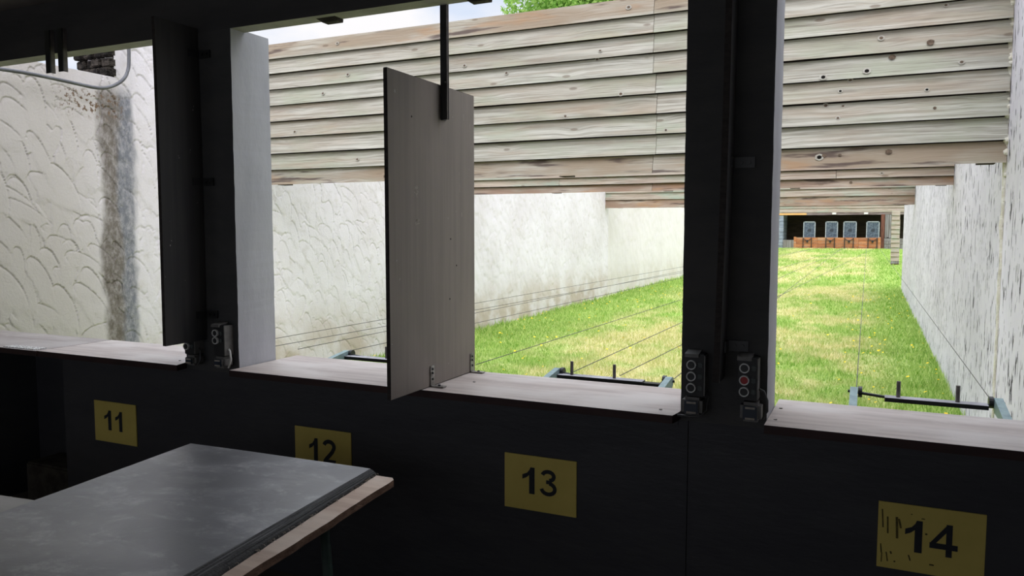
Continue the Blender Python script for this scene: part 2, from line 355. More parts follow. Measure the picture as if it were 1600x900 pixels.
# ================================================================== SETTING
GX0, GX1 = -5.5, .78                                   # faces of the two range walls
def ground_z(y): 
    t = np.clip((np.asarray(y, float) - 24) / 24, 0, 1); return .40 * t * t * (3 - 2 * t) * .5 + .40 * t * .5
ys = np.concatenate([np.arange(3.0, 26, .25), np.arange(26, 66, .5)]); xs = np.concatenate([np.arange(-9, 6.1, .25)])
Yg, Xg = np.meshgrid(ys, xs, indexing='ij')
P = np.stack([Xg, Yg, ground_z(Yg) + .012 * np.sin(Xg * 3.1 + Yg) * np.sin(Yg * 1.7)], -1)
struct(link(grid_mesh('ground', P), 'ground', M['lawn'], smooth=True))
b = MB(); b.box(-5.9, 1.25, -1.9, 3.02, -.12, 0); struct(b.build('floor', M['floor']))
b = MB(); b.box(-5.9, 1.25, -1.9, 2.84, 2.765, 2.9)
for y in np.arange(-1.5, 2.6, .62): b.box(-5.5, 1.1, y, y + .006, 2.760, 2.766)
struct(b.build('ceiling', M['ceiling']))
b = MB(); b.box(-5.5, 1.1, 2.70, 2.79, 2.503, 2.765, 0)
for f in b.bm.faces:
    if f.normal.z < -.5 or abs(f.calc_center_median().z - 2.503) < 1e-4: f.material_index = 1
struct(b.build('header_beam', [M['beam'], M['soffit']]))
# left white wall: trowelled plaster as real relief
def strokes(h, u, v, n, su, sv, amp, ang0, seed):
    r = np.random.default_rng(seed); du = u[1] - u[0]; dv = v[1] - v[0]
    cu = r.uniform(u[0], u[-1], n); cv = r.uniform(v[0], v[-1], n)
    for i in range(n):
        k = r.uniform(.65, 1.35); a = ang0 + r.normal(0, .38); A = su * k; B = sv * k * r.uniform(.8, 1.25); m = max(A, B)
        i0, i1 = np.searchsorted(u, (cu[i] - m, cu[i] + m)); j0, j1 = np.searchsorted(v, (cv[i] - m, cv[i] + m))
        if i1 - i0 < 2 or j1 - j0 < 2: continue
        U, V_ = np.meshgrid(u[i0:i1] - cu[i], v[j0:j1] - cv[i], indexing='ij')
        s_ = U * math.cos(a) + V_ * math.sin(a); t_ = -U * math.sin(a) + V_ * math.cos(a)
        q = (s_ / A) ** 2 + (t_ / B) ** 2; mk = q < 1
        hv = h[i0:i1, j0:j1]; lip = np.clip((s_ / A - t_ / B) * .9 + .35, 0, 1); new = amp * k * (-.22 * s_ / A + .18 * t_ / B + .35 - 1.0 * lip * np.exp(-(1 - q) / .09))
        w = np.where(s_ / A - t_ / B > -.45, 1.0, np.clip((1 - q) * 1.6, 0, 1)); hv[mk] = (hv * (1 - w) + new * w)[mk]
def stucco(y0, y1, z0, z1, step, n, su, sv, amp, seed, cut=None, topnoise=0):
    u = np.arange(y0, y1 + 1e-6, step); v = np.arange(z0, z1 + 1e-6, step); h = np.zeros((len(u), len(v)))
    strokes(h, u, v, n, su, sv, amp, 2.0, seed); U, V_ = np.meshgrid(u, v, indexing='ij')
    return np.stack([GX0 + h, U, V_], -1)
def wall_from_grid(parts, name, mats, back, extra=None):
    bm = bmesh.new()
    for me in parts: bm.from_mesh(me)
    if extra: extra(bm)
    me = bpy.data.meshes.new(name); bm.to_mesh(me); bm.free(); return link(me, name, mats)
pa = grid_mesh('g1', stucco(3.0, 4.36, .2, 2.80, .0065, 360, .185, .070, .0072, 1))
pb = grid_mesh('g2', stucco(4.34, 9.2, .0, 3.4, .0085, 1900, .15, .062, .0066, 2))
pc = grid_mesh('g3', stucco(9.2, 17.2, -.1, 2.6, .025, 2200, .15, .07, .009, 3))
Pd = stucco(17.24, 50, -.1, 2.6, .05, 3400, .16, .10, .012, 4); Pd[..., 0] -= .06; pd = grid_mesh('g4', Pd)
def left_core(bm):
    q = MB(); q.bm.free(); q.bm = bm
    for x in ((3.0, 4.345, -.1, 2.795), (4.345, 5.9, -.1, 3.4), (5.9, 17.2, -.1, 2.95), (17.2, 50, -.1, 2.6)):
        q.box(-5.9, GX0 - (.02 if x[0] < 17 else .075), x[0], x[1], x[2], x[3], 0)
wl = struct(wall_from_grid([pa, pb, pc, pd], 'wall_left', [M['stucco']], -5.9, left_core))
b = MB()                                                # rubble face where the wall top is broken away
bmr = b.bm
for i in range(9):
    for j in range(4):
        x0 = -5.90 + .10 * j; z0 = 2.80 + .075 * i
        b.box(x0 + random.uniform(0, .02), x0 + .10 + random.uniform(-.005, .01), 4.30 + random.uniform(-.03, .02), 4.36, z0 + random.uniform(0, .015), z0 + .072, 0, .008)
struct(b.build('wall_left_rubble', M['block']))
b = MB(); b.box(-5.9, -5.5, -1.9, 3.0, 0, 2.9); struct(b.build('wall_left_inside', M['interior']))
b = MB(); b.box(1.1, 1.25, -1.9, 2.9, 0, 2.9); struct(b.build('wall_right_inside', M['interior']))
b = MB()                                                # unseen rear wall; doorway and window openings added and sized for fill light
b.box(-5.5, -4.6, -1.9, -1.75, 0, 2.77); b.box(-4.6, -3.6, -1.9, -1.75, 2.1, 2.77); b.box(-3.6, -2.9, -1.9, -1.75, 0, 2.77)
b.box(-2.9, .6, -1.9, -1.75, 0, .85); b.box(-2.9, .6, -1.9, -1.75, 2.2, 2.77); b.box(.6, 1.1, -1.9, -1.75, 0, 2.77)
struct(b.build('wall_back', M['interior']))
# right wall: fissured concrete slabs, a joint at every baffle
b = MB()
for y0, y1, x in ((2.62, 5.80, .775), (5.808, 9.25, .780), (9.258, 16.7, .786), (16.712, 22.2, .792)):
    b.box(x, 1.1, y0, y1, -.1, 3.6 if y0 < 5.9 else 3.1)
struct(b.build('wall_right', M['woodcrete']))
b = MB()                                                # sealant foam in the first joint
pts = []
for i in range(72):
    z = 3.5 - i * .046; pts.append((.770 + .010 * noise.noise((0, 0, z * 9)), 5.795 + .022 * noise.noise((3, 0, z * 7)), z))
b.tube(pts, .020, 8, 0, .008)
for v in b.bm.verts: v.co += Vector((0, 1, .4)) * (noise.noise(v.co * 38) * .016)
for i in range(46):
    z = random.uniform(1.9, 3.3); y = 5.80 + random.uniform(-.03, .02); r = random.uniform(.012, .03)
    bmesh.ops.create_icosphere(b.bm, subdivisions=1, radius=r, matrix=__import__('mathutils').Matrix.Translation((.772, y, z)))
struct(b.build('trim_1', M['foam'], smooth=True))
# parapet under the shelf
b = MB(); b.box(-3.93, -.565, 2.715, 3.0, 0, .92); b.box(-.562, 1.1, 2.715, 3.0, 0, .92)
b.box(-3.93, -.60, 2.711, 2.716, .895, .92); b.box(-.55, 1.1, 2.711, 2.716, .895, .92)
struct(b.build('wall_front', M['black_paint']))
b = MB(); b.box(-5.5, -3.93, 3.02, 3.1, 0, .92); b.box(-4.66, -4.62, 2.72, 3.02, 0, .92); struct(b.build('wall_front_recess', M['black_paint']))
# pillars: dark front, grey reveals
def pillar(x0, x1, seed):
    b = MB(); n = 46; zs = np.linspace(.92, 2.503, n); rr = random.Random(seed)
    for i in range(n - 1):
        pass
    fs = b.box(x0, x1, 2.70, 2.945, .92, 2.51, 0)
    bmesh.ops.subdivide_edges(b.bm, edges=[e for e in b.bm.edges if abs(e.verts[0].co.z - e.verts[1].co.z) > 1], cuts=60)
    for v in b.bm.verts:
        w = noise.noise((v.co.x * 4, v.co.y * 4 + seed, v.co.z * 11)) * .0014 + noise.noise((v.co.x * 4, v.co.y * 4, v.co.z * 37 + seed)) * .0008
        v.co.x += w; v.co.y += w * .6
    b.bm.normal_update()
    for f in b.bm.faces: f.material_index = 1 if abs(f.normal.x) > .7 or f.normal.y > .7 else 0
    return struct(b.build('pillar', [M['pillar_front'], M['pillar_side']]))
# which way normals point does not matter for the reveal test
pillar(-2.992, -2.655, 3.0); pillar(-.588, -.297, 8.0)

# ================================================================== OUTDOORS
def baffle(y, x0, x1, zs, label, mats, seed, joints, brown_rows, knots, rough_end=0.0, top_extra=None, brown_all=0.0):
    """clapboard wall across the range; zs = lower edges of the boards from the bottom up, last = top edge"""
    t = thing('timber_baffle', label, 'baffle wall', ((x0 + x1) / 2, y, zs[0]), None)
    me_b = MB(); bm = me_b.bm; rr = random.Random(seed)
    la = bm.verts.layers.float.new('board'); lb = bm.verts.layers.float.new('brown'); k = 0
    for i in range(len(zs) - 1):
        cuts = [x0] + sorted(joints[i % len(joints)]) + [x1]
        for a, c in zip(cuts, cuts[1:]):
            k += 1; g = .0035; z0 = zs[i] + rr.uniform(-.002, .002); z1 = zs[i + 1] - .004; dy = rr.uniform(-.003, .003)
            n = max(2, int((c - a) / .5)); prev = None; bow = rr.uniform(-.003, .003)
            br = (.85 if i in brown_rows else rr.choice((0, 0, .12, .25))) + brown_all
            for j in range(n + 1):
                x = a + g / 2 + (c - a - g) * j / n; w = bow * math.sin(math.pi * j / n)
                sec = [(y - .046 + dy, z0 + w), (y - .016 + dy, z1 + w), (y + .006, z1 + w), (y + .006, z0 + .03), (y - .010, z0 + .006 + w)]
                ring = []
                for (yy, zz) in sec:
                    v = bm.verts.new((x, yy, zz)); v[la] = k * 1.37 + seed; v[lb] = min(1.0, br); ring.append(v)
                if prev:
                    for q in range(5): bm.faces.new([prev[q], prev[(q + 1) % 5], ring[(q + 1) % 5], ring[q]])
                else: bm.faces.new(ring)
                prev = ring
            bm.faces.new(prev)
    b = MB(); b.box(x0, x1, y + .007, y + .03, zs[0] + .02, zs[-1] - .01)
    xq = x0 + .3
    while xq < x1 - .1:
        b.box(xq, xq + .1, y + .03, y + .13, zs[0], zs[-1]); xq += 1.45
    b.build('framing', M['shelter_dark'], t)
    if knots:
        b = me_b
        def front(z):
            for i in range(len(zs) - 1):
                if zs[i] <= z < zs[i + 1]: f = (z - zs[i]) / (zs[i + 1] - zs[i]); return y - .046 + .030 * f
            return y - .046
        for (x, z, r, kind) in knots:
            tilt = .16; ph = rr.uniform(0, 6)
            def poly(rad, off):
                return [(x + rad * 1.25 * math.cos(2 * math.pi * q / 12) * (1 + .12 * math.sin(3 * q + ph)), front(z) - off + .16 * rad * math.sin(2 * math.pi * q / 12), z + rad * math.sin(2 * math.pi * q / 12)) for q in range(12)]
            if kind != 0: b.disc(poly(r * 1.3, .0045), 2)
            b.disc(poly(r * (.7 if kind else .85), .0060), 1 if kind != 2 else 3)
    me_b.build('boards', mats + [M['knot'], M['knot_ring'], M['hole']], t)
    return t
zs1 = [2.015, 2.155, 2.305, 2.457, 2.606, 2.757, 2.907, 3.052, 3.19, 3.335]
K = [(-4.29, 2.975, .013, 1), (-4.57, 2.83, .012, 1), (-3.1, 2.95, .012, 1), (-2.72, 2.86, .012, 1), (-1.95, 2.9, .012, 1), (-3.25, 2.52, .02, 0), (-3.7, 2.38, .012, 1), (-1.92, 2.96, .010, 1),
     (-1.75, 2.62, .014, 1), (-1.4, 2.33, .010, 1), (-.85, 2.92, .018, 1), (-.15, 2.60, .012, 1), (-.95, 2.60, .016, 1), (-.3, 2.44, .014, 1), (-.9, 2.22, .008, 2), (-.33, 2.09, .018, 2), (-1.1, 2.1, .012, 0), (-.2, 2.1, .010, 0),
     (.03, 2.86, .014, 1), (.40, 3.03, .010, 1), (.32, 2.80, .022, 0), (.10, 2.73, .020, 0), (-.32, 2.63, .016, 2), (-.05, 2.65, .016, 2), (-.21, 2.53, .010, 2), (.31, 2.50, .010, 2), (-.22, 2.35, .010, 1), (-.19, 2.43, .010, 1),
     (-.30, 2.10, .014, 0), (.10, 2.11, .020, 0), (.36, 2.38, .010, 0), (.5, 2.66, .012, 1), (-.6, 2.8, .012, 1), (-4.9, 2.5, .014, 1), (-4.2, 2.22, .013, 1), (-3.9, 2.06, .016, 0), (-2.2, 2.48, .012, 1), (-1.7, 3.26, .014, 1), (-4.4, 3.26, .012, 1)]
baffle(5.8, GX0 + .02, .772, zs1, 'nearest grey weathered board baffle, filling the openings from wall to wall', [M['board']], 1.0,
       [[-1.50], [-1.475], [-1.475], [-1.475], [-1.485], [-1.505], [-1.505], [-1.505], [-1.505]], {0, 8}, K)
b = MB(); b.box(-1.50, .772, 5.765, 5.80, 3.338, 3.362); o = b.build('cap_board', M['board'], bpy.data.objects['timber_baffle'])
baffle(9.25, GX0 + .02, .778, [2.05, 2.145, 2.24, 2.33, 2.48, 2.63, 2.78, 2.93], 'second board baffle down the range, brown stained lower edge under the nearest baffle', [M['board_far']], 2.0, [[-2.4], [-3.6, -.35], [-1.4]], {0}, [(-1.9, 2.2, .012, 0), (-.2, 2.1, .014, 0), (.1, 2.19, .012, 1)])
baffle(17.0, GX0 + .02 - .05, .784, [2.06, 2.25, 2.40, 2.55, 2.70, 2.85], 'third board baffle down the range, purple-brown lower board with green tint', [M['board_far']], 3.0, [[-2.0], [-3.1]], {0}, [])
baffle(34.0, GX0 - .05, 1.75, [2.31, 2.42, 2.52, 2.67, 2.82, 2.97], 'farthest thin board baffle, standing on the slatted timber post', [M['board_far']], 4.0, [[-2.0], [-1.1]], set(), [])
# slatted post carrying the far baffle
gz = float(ground_z(34)); t = thing('timber_post', 'slatted grey timber post at the end of the farthest baffle', 'post', (.95, 33.9, gz))
b = MB(); n = 11; zz = np.linspace(gz + .16, 2.29, n + 1); bm = b.bm
for i in range(n):
    w = .15 + random.uniform(-.006, .006); x = .945 - .02 * i / n
    b.hexa([(x - w, 33.83, zz[i]), (x + w, 33.83, zz[i]), (x + w, 34.0, zz[i]), (x - w, 34.0, zz[i])], [(x - w, 33.87, zz[i + 1] + .01), (x + w, 33.87, zz[i + 1] + .01), (x + w, 34.0, zz[i + 1] + .01), (x - w, 34.0, zz[i + 1] + .01)])
b.build('slats', M['board_far'], t)
b = MB(); b.box(.80, 1.09, 33.86, 34.0, gz - .02, gz + .06, 1); b.box(.80, 1.10, 33.84, 34.0, gz + .06, gz + .17, 0); b.build('foot', [M['pale_grey_wood'], M['red_post']], t)
# target shelter at 50 m
gz = float(ground_z(50)); t = thing('target_shelter', 'dark open timber shelter at the far end, four target frames inside', 'shelter', (-1.8, 50.5, gz))
b = MB(); b.box(-5.0, 2.6, 52.4, 52.5, gz - .1, 2.5); b.box(-5.0, 2.6, 50.05, 52.5, 2.5, 2.6); b.box(-4.9, .58, 52.3, 52.4, gz, 1.8, 0); b.build('back_wall', M['shelter_dark'], t)
b = MB()
for i in range(10): b.box(-5.15, -4.80, 50.0, 52.4, gz - .1 + i * .215, gz + .105 + i * .215, 0, .01)
b.build('side_wall', M['block_pale'], t)
b = MB(); b.box(-5.2, 2.6, 50.0, 50.05, 2.40, 2.54, 0); b.box(-5.2, 2.6, 49.98, 50.03, 2.55, 2.72, 1); b.build('fascia', [M['fascia'], M['board_far']], t)
b = MB(); b.box(-4.78, -4.06, 49.9, 49.95, gz - .1, gz + .50); b.build('low_board', M['pale_grey_wood'], t)
b = MB(); b.box(-5.1, -3.48, 49.95, 49.98, 2.41, 2.52); b.build('fresh_board', M['fresh_wood'], t)
for x in (-2.05, -.32):
    b = MB(); b.box(x, x + .22, 49.95, 49.99, 2.43, 2.54); b.build('white_tag', M['white_paint'], t)
b = MB(); b.box(.60, .80, 49.95, 50.15, gz - .1, 2.42); b.build('post', M['red_post'], t)
b = MB()
for i, x in enumerate(np.arange(.82, 1.45, .11)): b.box(x, x + .10, 50.0, 50.05, 1.05 + .03 * (i % 2), 2.42)
b.build('vertical_boards', M['pale_grey_wood'], t)
b = MB()
for i in range(4): b.box(.8, 2.5, 49.9 + .02 * (i % 2), 50.0, gz - .05 + .17 * i, gz + .11 + .17 * i)
b.build('low_planking', M['pale_grey_wood'], t)
# low orange timber screen in front of the targets
t = thing('timber_screen', 'low orange-brown plank screen below the row of target frames', 'screen', (-1.72, 48.6, gz - .03))
b = MB(); bm = b.bm; la = bm.verts.layers.float.new('board'); lb = bm.verts.layers.float.new('brown'); q = 0
for i in range(4):
    for a, c in ((-4.02, -2.75), (-2.74, -.55), (-.54, .58)):
        fs = b.box(a, c, 48.58 - .01 * (i % 2), 48.63, gz - .06 + i * .185, gz + .115 + i * .185); q += 1
        for f in fs:
            for v in f.verts: v[la] = q * 1.7; v[lb] = .5 if (i + q) % 3 == 0 else .1
b.box(-4.05, -3.92, 48.54, 48.60, gz - .06, gz + .70); b.box(.46, .60, 48.54, 48.60, gz - .06, gz + .70)
b.build('planks', M['orange_wood'], t)
for cx in (-3.3, -2.05, -1.05, .18):
    b = MB()
    for s in (-.23, .23): b.box(cx + s - .02, cx + s + .02, 48.50, 48.57, gz + .05, gz + .66)
    for s in (-1, 1): b.cyl((cx, 48.52, gz + .45), (cx + s * .2, 48.52, gz + .60), .018, 6)
    b.box(cx - .05, cx + .05, 48.49, 48.57, gz + .38, gz + .52); b.build('bracket', M['metal_black'], t)
wear = ['pale worn centre', 'torn dark centre hole', 'white scarred centre', 'horizontal pale scratches']
pos = ['leftmost', 'second from left', 'third from left', 'rightmost']
for i, (x0, x1) in enumerate(((-3.61, -2.93), (-2.38, -1.69), (-1.40, -.68), (-.17, .53))):
    cx = (x0 + x1) / 2; w = (x1 - x0) / 2; z0, z1 = 1.02, 2.01
    t = thing('shooting_target', 'blue-grey target in a pale frame, %s of the four in the far shelter' % pos[i], 'target', (cx, 49.5, z0), 'target frames in the far shelter')
    b = MB(); b.box(cx - w + .04, cx + w - .04, 49.5, 49.53, z0 + .03, z1 - .04); b.build('target_card', M['target_face'], t)
    b = MB(); b.box(cx - w, cx - w + .05, 49.48, 49.54, z0, z1); b.box(cx + w - .05, cx + w, 49.48, 49.54, z0, z1); b.box(cx - w, cx + w, 49.48, 49.54, z1 - .05, z1); b.box(cx - w, cx + w, 49.48, 49.54, z0, z0 + .04)
    for s in (-1, 1): b.box(cx + s * (w - .03) - .02, cx + s * (w - .03) + .02, 49.5, 49.54, gz - .02, z0)
    b.build('frame', M['target_frame'], t)
# grass: nobody could count the blades
def blades(y0, y1, dens, hmin, hmax, wd, x0=GX0 + .03, x1=.77):
    n = int((y1 - y0) * (x1 - x0) * dens); x = rng.uniform(x0, x1, n); y = rng.uniform(y0, y1, n)
    cl = np.sin(x * 5.3 + 1.7 * np.sin(y * 3.1)) * np.sin(y * 4.7 + x * 1.3); h = rng.uniform(hmin, hmax, n) * (1 + .35 * cl)
    edge = np.minimum(x - x0, x1 - x); h *= 1 + 1.1 * np.exp(-np.clip(edge, 0, 9) / .10)
    a = rng.uniform(0, 2 * np.pi, n); lean = rng.uniform(.1, .9, n) * h; la = rng.uniform(0, 2 * np.pi, n); z = ground_z(y)
    w = wd * rng.uniform(.6, 1.3, n); V = np.empty((n, 3, 3))
    V[:, 0] = np.stack([x - np.cos(a) * w, y - np.sin(a) * w, z - .005], -1); V[:, 1] = np.stack([x + np.cos(a) * w, y + np.sin(a) * w, z - .005], -1)
    V[:, 2] = np.stack([x + np.cos(la) * lean, y + np.sin(la) * lean, z + h], -1); return V
V = np.concatenate([blades(4.2, 9, 2600, .03, .07, .006), blades(9, 15, 1500, .03, .07, .009), blades(15, 24, 800, .035, .075, .013), blades(24, 48.4, 260, .04, .09, .022, GX0, 4.0)])
V[..., 0] = np.clip(V[..., 0], -5.47, 9); V[..., 0] = np.where((V[..., 0] > .76) & (V[..., 1] < 22.3), .76, V[..., 0])
tag(link(tri_mesh('grass', V), 'grass', M['blade']), 'bright green grass with straw-coloured patches covering the range floor', 'grass', kind='stuff')
F = []
for i in range(520):
    y = 4.5 + 17 * random.random() ** 1.3; x = random.choice((random.uniform(-5.4, .7), random.uniform(-5.4, -3.4), random.uniform(-.3, .75))); z = float(ground_z(y)) + random.uniform(.05, .085); r = random.uniform(.010, .018)
    F.append([[x + r * math.cos(k * math.pi / 3), y + r * math.sin(k * math.pi / 3), z + .4 * r * math.sin(k * 1.05 + i)] for k in range(6)])
tag(link(tri_mesh('dandelion_flowers', np.array(F), 6), 'dandelion_flowers', M['yellow_petal']), 'tiny yellow dandelion heads sprinkled over the grass', 'flowers', kind='stuff')
# tree behind the first baffle
def tree(name, label, c, rad, n, leaf, tr):
    t = thing(name, label, 'tree', (c[0], c[1], 0.3)); d = rng.normal(size=(n, 3)); d /= np.linalg.norm(d, axis=1)[:, None]
    bl = rng.normal(size=(34, 3)); bl /= np.linalg.norm(bl, axis=1)[:, None]
    k = rng.integers(0, 34, n); p = np.array(c) + (bl[k] * .62 + d * .45 * rng.uniform(.5, 1, (n, 1)) ** .5) * np.array(rad)
    u = rng.normal(size=(n, 3)); u /= np.linalg.norm(u, axis=1)[:, None]; v = np.cross(u, rng.normal(size=(n, 3))); v /= np.linalg.norm(v, axis=1)[:, None]
    s = leaf * rng.uniform(.6, 1.3, (n, 1)); Q = np.stack([p - u * s, p + v * s * .5, p + u * s, p - v * s * .5], 1); link(tri_mesh('foliage', Q, 4), 'foliage', M['leaf'], t)
    b = MB(); b.cyl((c[0], c[1], .2), (c[0], c[1], c[2]), tr, 10, 0, tr * .5)
    for q in bl[:8]: b.cyl((c[0], c[1], c[2] - rad[2] * .4), tuple(np.array(c) + q * np.array(rad) * .6), tr * .35, 6, 0, tr * .1)
    b.build('trunk', M['trunk'], t); return t
tree('leafy_tree', 'pale green leafy tree showing above the top of the nearest board baffle', (-9.9, 28.0, 10.4), (3.1, 2.8, 2.6), 26000, .11, .22)
b = None
# target carriage frames just outside the shelf
def pulley_frame(x0, x1, z, rods, label, black):
    t = thing('pulley_frame', label, 'pulley frame', ((x0 + x1) / 2, 3.3, z - .02), 'target carriage frames behind the shelf')
    b = MB(); b.box(x0 + .11 if black else x0 + .016, x1 - .035 if black else x1 - .11, 3.27, 3.325, z - .016, z, 0)
    if not black: b.box(x1 - .112, x1 - .016, 3.28, 3.32, z - .018, z - .006, 2)
    for f in b.bm.faces:
        if f.calc_center_median().z > z - .001: f.material_index = 1
    b.build('bar', [M['metal_black'], M['plate_grey'], M['metal_black']], t)
    for x in rods:
        b = MB(); b.cyl((x, 3.30, z - .012), (x, 3.30, z + .062), .0075, 12); b.build('rod', M['dark_steel'], t)
    for x in (x0, x1):
        b = MB(); b.prism([(3.095, z - .03), (3.30, z - .03), (3.335, z - .012), (3.335, z + .018), (3.315, z + .024), (3.095, z - .006)], x - .014, x + .014, 0, 'x'); b.build('arm', M['green_metal'], t)
        s = 1 if x == x0 else -1
        b = MB(); b.cyl((x + s * .015, 3.325, z + .004), (x + s * .030, 3.325, z + .004), .022, 14); b.cyl((x - s * .022, 3.325, z + .004), (x + s * .115 if s > 0 else x - .036, 3.31, z - .006), .006, 8); b.build('pulley', M['metal_black'], t)
    return t
pulley_frame(-.035, .455, .948, (.122, .322), 'black steel pulley frame outside the shelf above sign 14', True)
pulley_frame(-1.30, -.775, .928, (-1.223, -1.02), 'grey-topped pulley frame outside the shelf above sign 13', False)
pulley_frame(-2.50, -1.83, .930, (-2.24, -2.04), 'pulley frame half hidden behind the tall brown divider panel', False)
# carriage wires
WR = [((-3.255, 3.33, .935), (-3.95, 48.45, .50), 'topmost of the thin wires against the white wall, left window'), ((-2.843, 3.33, .935), (-3.70, 48.45, .50), 'darkest wire crossing the lower white wall in the left window'),
      ((-3.036, 3.33, .935), (-2.41, 48.45, .51), 'faint middle wire against the white wall in the left window'), ((-2.552, 3.33, .935), (-2.50, 48.45, .51), 'lowest faint wire near the wall foot in the left window'),
      ((-1.735, 3.33, .932), (-1.08, 48.45, .53), 'wire leaving the foot of the tall brown divider over the grass'), ((-1.228, 3.33, .935), (-1.10, 48.45, .53), 'wire starting at the left rod of the frame above sign 13'),
      ((-1.004, 3.33, .935), (.44, 48.45, .55), 'faint wire starting at the right rod of the frame above sign 13'), ((-.765, 3.33, .935), (-1.35, 48.45, .52), 'short wire passing behind the control boxes of the right pillar'),
      ((-.027, 3.33, .952), (-.12, 48.45, .54), 'faint steep wire at the left end of the frame above sign 14'), ((.440, 3.33, .950), (.50, 48.45, .54), 'steep wire in front of the grey fissured wall')]
for a, c, lab in WR:
    b = MB(); pts = [tuple(np.array(a) + (np.array(c) - np.array(a)) * k / 12 - np.array([0, 0, .10 * math.sin(math.pi * k / 12) * 0])) for k in range(13)]
    b.tube(pts, .0019, 6, 0, .006); tag(b.build('steel_wire', M['wire']), lab, 'wire', 'carriage wires running down the range')

# ================================================================== FIRING STAND
def shelf(poly, name_label, mat, screws=()):
    t = thing('shelf_board', name_label, 'shelf', (sum(p[0] for p in poly) / len(poly), 2.86, .92))
    b = MB(); b.prism(poly, .921, .95, 1, 'z', 0); bmesh.ops.recalc_face_normals(b.bm, faces=b.bm.faces)
    for f in b.bm.faces: f.material_index = 0 if f.normal.z > .9 else 1
    b.build('board', [mat, M['shelf_edge']], t)
    for x, y in screws:
        b = MB(); b.cyl((x, y, .9495), (x, y, .953), .006, 10); b.build('screw', M['galv'], t)
    return t
shelf([(-5.49, 2.62), (-4.005, 2.62), (-4.005, 3.07), (-5.49, 3.07)], 'grey-brown shelf board at the far left, white speckled tape on its front', M['shelf_grey'])
shelf([(-4.0, 2.625), (-2.975, 2.625), (-2.995, 2.69), (-2.995, 3.07), (-4.0, 3.07)], 'reddish shelf board above sign 11, ending at the left pillar', M['shelf'], [(-3.06, 2.72)])
shelf([(-2.650, 2.63), (-.602, 2.63), (-.592, 2.695), (-.592, 3.09), (-2.650, 3.09)], 'long worn shelf board between the pillars, carrying the tall brown divider', M['shelf'], [(-.66, 2.70), (-1.50, 2.86)])
shelf([(-.296, 2.63), (.772, 2.63), (.772, 3.06), (-.292, 3.06)], 'shelf board right of the right pillar, above sign 14', M['shelf'], [(-.27, 2.72), (-.27, 2.9)])
b = MB(); b.box(-4.30, -4.03, 2.635, 2.70, .950, .954); tag(b.build('speckled_tape', M['speckle']), 'white speckled strip lying on the front of the far left shelf', 'tape')
# dividers
def L_bracket(b, y, x, zb, s=1):
    b.box(x, x + .004, y - .016, y + .016, zb, zb + .085, 0, .0015); b.box(x, x + .062, y - .016, y + .016, zb, zb + .004, 0, .0015)
    for dz in (.03, .055, .072): b.cyl((x + .003, y + .004 * (-1) ** int(dz * 100), zb + dz), (x + .007, y, zb + dz), .005, 8, 1)
    b.cyl((x + .035, y, zb + .003), (x + .035, y, zb + .009), .006, 8, 1)
t = thing('divider_panel', 'tall brown plywood divider standing on the shelf between signs 12 and 13', 'divider', (-1.62, 2.75, .952))
b = MB(); b.box(-1.633, -1.616, 2.405, 3.09, .952, 2.187, 0, .002)
b.bm.normal_update()
for f in b.bm.faces: f.material_index = 0 if abs(f.calc_center_median().x + 1.616) < .0002 or abs(f.calc_center_median().x + 1.633) < .0002 else 1
for cz in (1.745, 1.622):                               # two scratched patches
    for i in range(9):
        y = 2.602 + random.uniform(-.011, .011); z = cz + random.uniform(-.022, .02); a = random.uniform(-1.2, 1.2); l = random.uniform(.004, .011); w = random.uniform(.0008, .0016)
        d = Vector((math.cos(a), math.sin(a))) * l; n_ = Vector((-math.sin(a), math.cos(a))) * w
        b.disc([(-1.6155, y + q[0], z + q[1]) for q in (-d - n_, d - n_, d + n_, -d + n_)], 2)
for (y, z, w, h) in ((2.95, 1.80, .002, .09), (3.05, 2.05, .002, .02), (2.99, 2.08, .002, .03), (3.06, 1.95, .002, .03), (2.97, 1.66, .003, .02)):
    b.disc([(-1.6155, y - w / 2, z - h / 2), (-1.6155, y + w / 2, z - h / 2), (-1.6155, y + w / 2, z + h / 2), (-1.6155, y - w / 2, z + h / 2)], 2)
for (y, z) in ((2.57, 2.03), (2.87, 1.555), (2.86, 1.30), (2.92, 1.44)):
    b.disc([(-1.6154, y + .0042 * math.cos(k * math.pi / 5), z + .0042 * math.sin(k * math.pi / 5)) for k in range(10)], 3)
b.build('panel', [M['ply'], M['ply_edge'], M['strip'], M['hole']], t)
for y in (2.705, 3.055):
    b = MB(); L_bracket(b, y, -1.615, .9525); b.build('bracket', [M['galv'], M['metal_black']], t)
b = MB(); b.box(-1.614, -1.579, 2.790, 2.796, 2.045, 2.62); b.box(-1.614, -1.610, 2.796, 2.83, 2.045, 2.62); b.box(-1.583, -1.579, 2.785, 2.80, 2.045, 2.62, 1)
b.build('hanger_bar', [M['metal_black'], M['dark_steel']], t)
b = MB(); b.cyl((-1.590, 2.789, 2.195), (-1.590, 2.786, 2.195), .004, 8); b.build('bolt', M['galv'], t)
